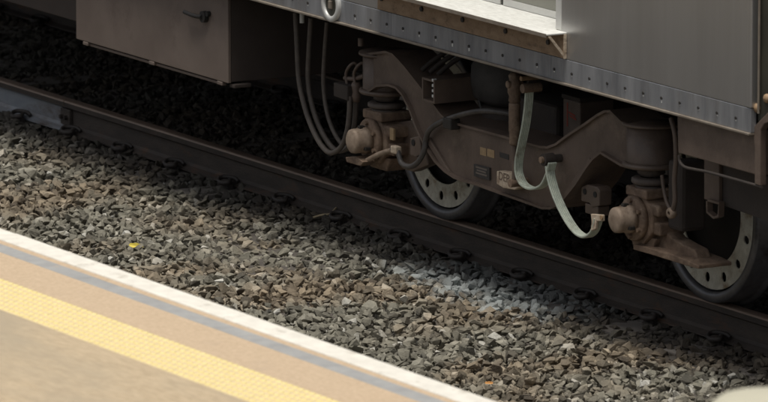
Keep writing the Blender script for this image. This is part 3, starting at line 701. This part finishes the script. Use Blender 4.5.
# marks and plate on the frame
q = [(474, 164), (489.5, 168), (489.5, 180.5), (474, 176)]
npz = MB().prism([xz(W(x, y, FY0-.01)) for x, y in q], FY0-.012, FY0-.0005).build('name_plate', 'plate', fr, bevel=.001)
for x, y, wd in ((481.5, 168.4, 11), (481.5, 171.3, 9), (481.5, 174.2, 11)):
    a_, b2 = W(x-wd/2, y-wd*.135, FY0-.012), W(x+wd/2, y+wd*.135, FY0-.012)
    MB().box((a_.x, FY0-.0135, (a_.z+b2.z)/2-.004), (b2.x, FY0-.0121, (a_.z+b2.z)/2+.004)).build('plate_line', 'ltmark', npz)
for x0, x1, y0 in ((480.3, 486.4, 148), (487.4, 494.5, 149.7)):
    a_, b2 = W(x0, y0, FY0), W(x1, y0+.27*(x1-x0), FY0)
    MB().box((a_.x, FY0-.0016, a_.z-.032), (b2.x, FY0-.0004, a_.z+.006)).build('ochre_stencil', 'yellowmark', fr)
MB().prism([xz(W(x, y, FY0)) for x, y in ((499.5, 152), (509, 154.5), (509, 160), (500, 157))], FY0-.0016, FY0-.0004).build('dark_stencil', 'plate', fr)
# square-tube bracket above the sloping part of the frame
a_ = W(422, 77, -.55); b2 = W(434.5, 104, -.55); th_ = .011
sq = MB()
sq.box((a_.x, -.55, b2.z), (a_.x+th_, -.24, a_.z)); sq.box((b2.x-th_, -.55, b2.z), (b2.x, -.24, a_.z))
sq.box((a_.x+th_, -.549, b2.z+.0005), (b2.x-th_, -.24, b2.z+th_)); sq.box((a_.x+th_, -.549, a_.z-th_), (b2.x-th_, -.24, a_.z-.0005))
sqb = sq.build('square_bracket', 'frame', BG)
MB().box((a_.x+th_+.001, -.5, b2.z+th_), (b2.x-th_-.001, -.495, a_.z-th_)).build('bracket_back', 'frame_dark', sqb)
for k in range(4):
    z_ = b2.z+.03+k*.026; MB().box((b2.x-th_-.014, -.5505, z_), (b2.x-th_-.001, -.53, z_+.013)).build('bracket_tooth', 'drip', sqb)
for k, (x, y) in enumerate(((430, 73), (438, 73), (446, 75))):
    c = W(x, y, -.42); MB().tube([(c.x-.03, -.45, a_.z), (c.x, -.4, a_.z+.05), (c.x+.05, -.33, a_.z+.11)], .012).build('bracket_pipe', 'frame_dark', sqb)
# junction box with red marks behind the frame
a_ = W(563, 98, -.27); b2 = W(580, 134, -.27)
jb = MB().box((a_.x, -.27, .6), (b2.x, -.08, a_.z)).build('junction_box', 'frame', BG, bevel=.006)
MB().box((a_.x-.006, -.276, a_.z+.001), (b2.x+.006, -.074, a_.z+.022)).build('box_lid', 'frame_dark', jb, bevel=.004)
c = W(567.5, 115, -.27); MB().box((c.x-.005, -.2715, c.z-.055), (c.x+.005, -.2702, c.z+.06)).build('red_mark', 'pinkmark', jb)
for x, y in ((572, 115), (573, 118.5)):
    c = W(x, y, -.27); MB().prism([(c.x-.03, c.z+.006), (c.x+.03, c.z-.006), (c.x+.03, c.z+.004), (c.x-.03, c.z+.014)], -.2715, -.2702).build('red_mark', 'pinkmark', jb)
# cable from the first axle box up over the frame
MB().tube([W(392, 149.5, -.52), W(397, 150, -.52), W(399, 156, -.52), W(402, 163.5, -.52), (W(410, 166.5, -.52)), W(418, 162, -.52), W(424, 151, -.515), W(426, 139, -.51), W(430, 129.5, -.52), W(440, 122.5, -.52), W(452, 117.5, -.52), W(466, 113.5, -.515), W(480, 111, -.5), W(494, 111.5, -.47), W(510, 114, -.42)], .0135).build('sensor_cable', 'cable', BG)
c = W(396, 149.5, -.52); MB().box((c.x-.028, -.537, c.z-.02), (c.x+.028, -.503, c.z+.018)).build('cable_joint', 'bracket', BG, bevel=.005)
c = W(449, 121.5, -.52); MB().box((c.x-.03, -.54, c.z-.035), (c.x+.05, -.4852, c.z+.02)).build('cable_clamp', 'boltdark', BG, bevel=.006)
# connector block and pipe loops at the left end of the frame
q = [(335, 82), (349, 86), (349, 101), (335, 96)]
cb = MB().prism([xz(W(x, y, -.46)) for x, y in q], -.47, -.4).build('connector_block', 'frame_dark', BG, bevel=.006)
for k in range(2): 
    o_ = 8*k
    MB().tube([W(347+o_, 84, -.43), W(346+o_, 74, -.43), W(349+o_, 67, -.43), W(354+o_, 63, -.41), W(358+o_, 66, -.39)], .008).build('pipe_loop', 'frame', cb)
MB().tube([W(345, 78, -.42), W(354, 79, -.42), W(364, 76, -.4)], .012).build('pipe_stub', 'frame', cb)
c = W(356, 92, -.42); MB().lathe((c.x, -.42, c.z), [(.0001, .05), (.02, .05), (.026, .03), (.02, .0), (.026, -.02), (.018, -.05), (.0001, -.05)], 'Z', 14).build('pipe_union', 'frame', cb)

# earthing straps
SPa = [(529.5, 89), (528.5, 104), (526, 124), (522, 144), (519, 160), (519, 173), (524, 184), (533, 188.5), (543, 185.5), (549, 175), (552.5, 163)]
s1 = MB().ribbon([W(x, y, -.56) for x, y in SPa], .047, .013).build('earthing_strap', 'strap', BG)
c = W(529.5, 88, -.56); MB().cyl((c.x, -.6, c.z), (c.x, -.5, c.z), .022, n=14).build('strap_bolt', 'rust', s1)
c = W(528, 78, -.53); MB().cyl((c.x, -.57, c.z), (c.x, -.46, c.z), .012, n=10).build('strap_bolt', 'bolt', s1)
MB().box((W(524, 80, -.5).x, -.52, W(524, 92, -.5).z), (W(532, 80, -.5).x, -.47, ZB+.02)).build('strap_hanger', 'frame_dark', BG, bevel=.004)
SPb = [(549.5, 166), (551.5, 179), (556, 194), (562.5, 209), (570, 222.5), (578, 232.5), (586, 236.5), (593, 233), (597, 225), (598.5, 218)]
s2 = MB().ribbon([W(x, y, -.56-.002*i) for i, (x, y) in enumerate(SPb)], .049, .014).build('earthing_strap', 'strap', BG)
c = W(551, 159, -.54)
MB().cyl((c.x, -.585, c.z), (c.x, -.53, c.z), .03, n=16).build('strap_bolt', 'frame_dark', s2)
MB().cyl((c.x, -.53, c.z), (c.x, -.4551, c.z), .02, n=14).build('strap_stud', 'frame_dark', s2)
MB().cyl((c.x, -.6, c.z), (c.x, -.585, c.z), .016, n=6).build('strap_nut', 'rust', s2)
q = [(594, 213.5), (606, 214.5), (606, 221), (600, 221), (599, 229), (594, 231), (595, 221)]
eb = MB().prism([xz(W(x, y, -.58)) for x, y in q], -.6, -.585).build('strap_terminal', 'bracket', s2, bevel=.004)
c = W(602, 217.5, -.6); MB().cyl((c.x, -.6001, c.z), (c.x, -.606, c.z), .012, n=8).build('terminal_bolt', 'bolt', s2)

# ------------------------------------------------------------------ next car of the train, coupled beyond the right edge
N0 = XE+.62
NC = empty('rail_car', (N0+6, .83, ZB)); tag(NC, 'stainless rail car coupled beyond the right end of the first', 'rail car')
m = MB().box((N0, SY+.06, ZB+.012), (N0+14, 2.35, ZB+.09)); m.box((N0, 2.27, ZB+.1), (N0+14, 2.35, 3.6)); m.box((N0+.01, SY+.06, ZB+.1), (N0+.07, 2.26, 3.6))
m.add([(x, y, z) for x in (N0, N0+14) for y, z in rp], [(i, i+n_, i+1+n_, i+1) for n_ in (len(rp),) for i in range(n_-1)]+[list(range(len(rp))), list(range(2*len(rp)-1, len(rp)-1, -1))])
m.build('body_shell', 'underfloor', NC, fixn=True)
MB().box((N0, SY, ZB+.012), (N0+14, SY+.03, ZS-.002)).build('skirt_panel', 'skirt', NC, bevel=.002)
MB().box((N0, SY+.001, ZS), (N0+14, SY+.04, 3.6)).build('side_panel', 'steel', NC, bevel=.003)
MB().box((N0, SY-.012, ZB), (N0+14, SY+.05, ZB+.0115)).build('skirt_lip', 'trim', NC)
MB().box((N0+2.2, -.6, .5), (N0+9, 2.2, ZB+.01)).build('equipment_locker', 'boxdark', NC, bevel=.006)

# ------------------------------------------------------------------ litter and the bin
def leaf(name, x, y, z, s, m, label, rot):
    p = G(x, y, z); n_ = 9; vs = [(0, 0, .004)]; out = []
    for k in range(12):
        t = 2*math.pi*k/12; r = 1+.25*math.cos(2*t)+.12*math.sin(5*t); out.append((r*math.cos(t), .6*r*math.sin(t), .25*abs(math.sin(t))))
    vs = [(0, 0, 0)]+out; vs2 = [(a, b, c-.04) for a, b, c in vs]
    f = [(0, i+1, (i+1) % 12+1) for i in range(12)]; f2 = [(13+a, 13+c, 13+b) for a, b, c in f]
    rim = [(i+1, 13+i+1, 13+(i+1) % 12+1, (i+1) % 12+1) for i in range(12)]
    mb = MB().add([(a*s, b*s, c*s) for a, b, c in vs+vs2], f+f2+rim)
    mb.v = [Vector(v) for v in mb.v]
    o = mb.build(name, m, None, origin=(0, 0, 0)); o.location = p; o.rotation_euler = rot; tag(o, label, 'leaf'); return o
leaf('fallen_leaf', 136, 246, -.15, .03, 'leaf', 'small yellow fallen leaf on the ballast near the platform edge', (R_(50), R_(8), R_(60)))
leaf('fallen_leaf', 489, 383, -.15, .016, 'leafo', 'small orange fallen leaf on the ballast beside the white coping', (R_(45), 0, R_(50)))
tw = MB().tube([G(312, 218, -.16), G(322, 215, -.145), G(330, 214, -.14), G(336, 208, -.13)], .006, n=6).build('dry_twig', 'twig', None, origin=G(322, 215, -.16))
tag(tw, 'pale dry twig lying on dark ballast below the rail', 'twig')

bp_ = CAM+ray(774, 400)*21
BN = empty('litter_bin', (bp_.x, bp_.y, PZ)); tag(BN, 'cream litter bin with overhanging domed lid at platform corner', 'litter bin')
bz = (CAM+ray(774, 395)*21).z
MB().lathe((bp_.x, bp_.y, PZ), [(.0001, .001), (.14, .001), (.15, .02), (.15, bz-PZ-.075), (.0001, bz-PZ-.07)], 'Z', 36).build('bin_body', 'cream', BN)
MB().lathe((bp_.x, bp_.y, bz), [(.151, -.055), (.188, -.052), (.194, -.042), (.19, -.03), (.16, -.008), (.1, .004), (.0001, .008)], 'Z', 36).build('bin_lid', 'cream', BN)

for o in bpy.data.objects:
    if '_o' in o: del o['_o']
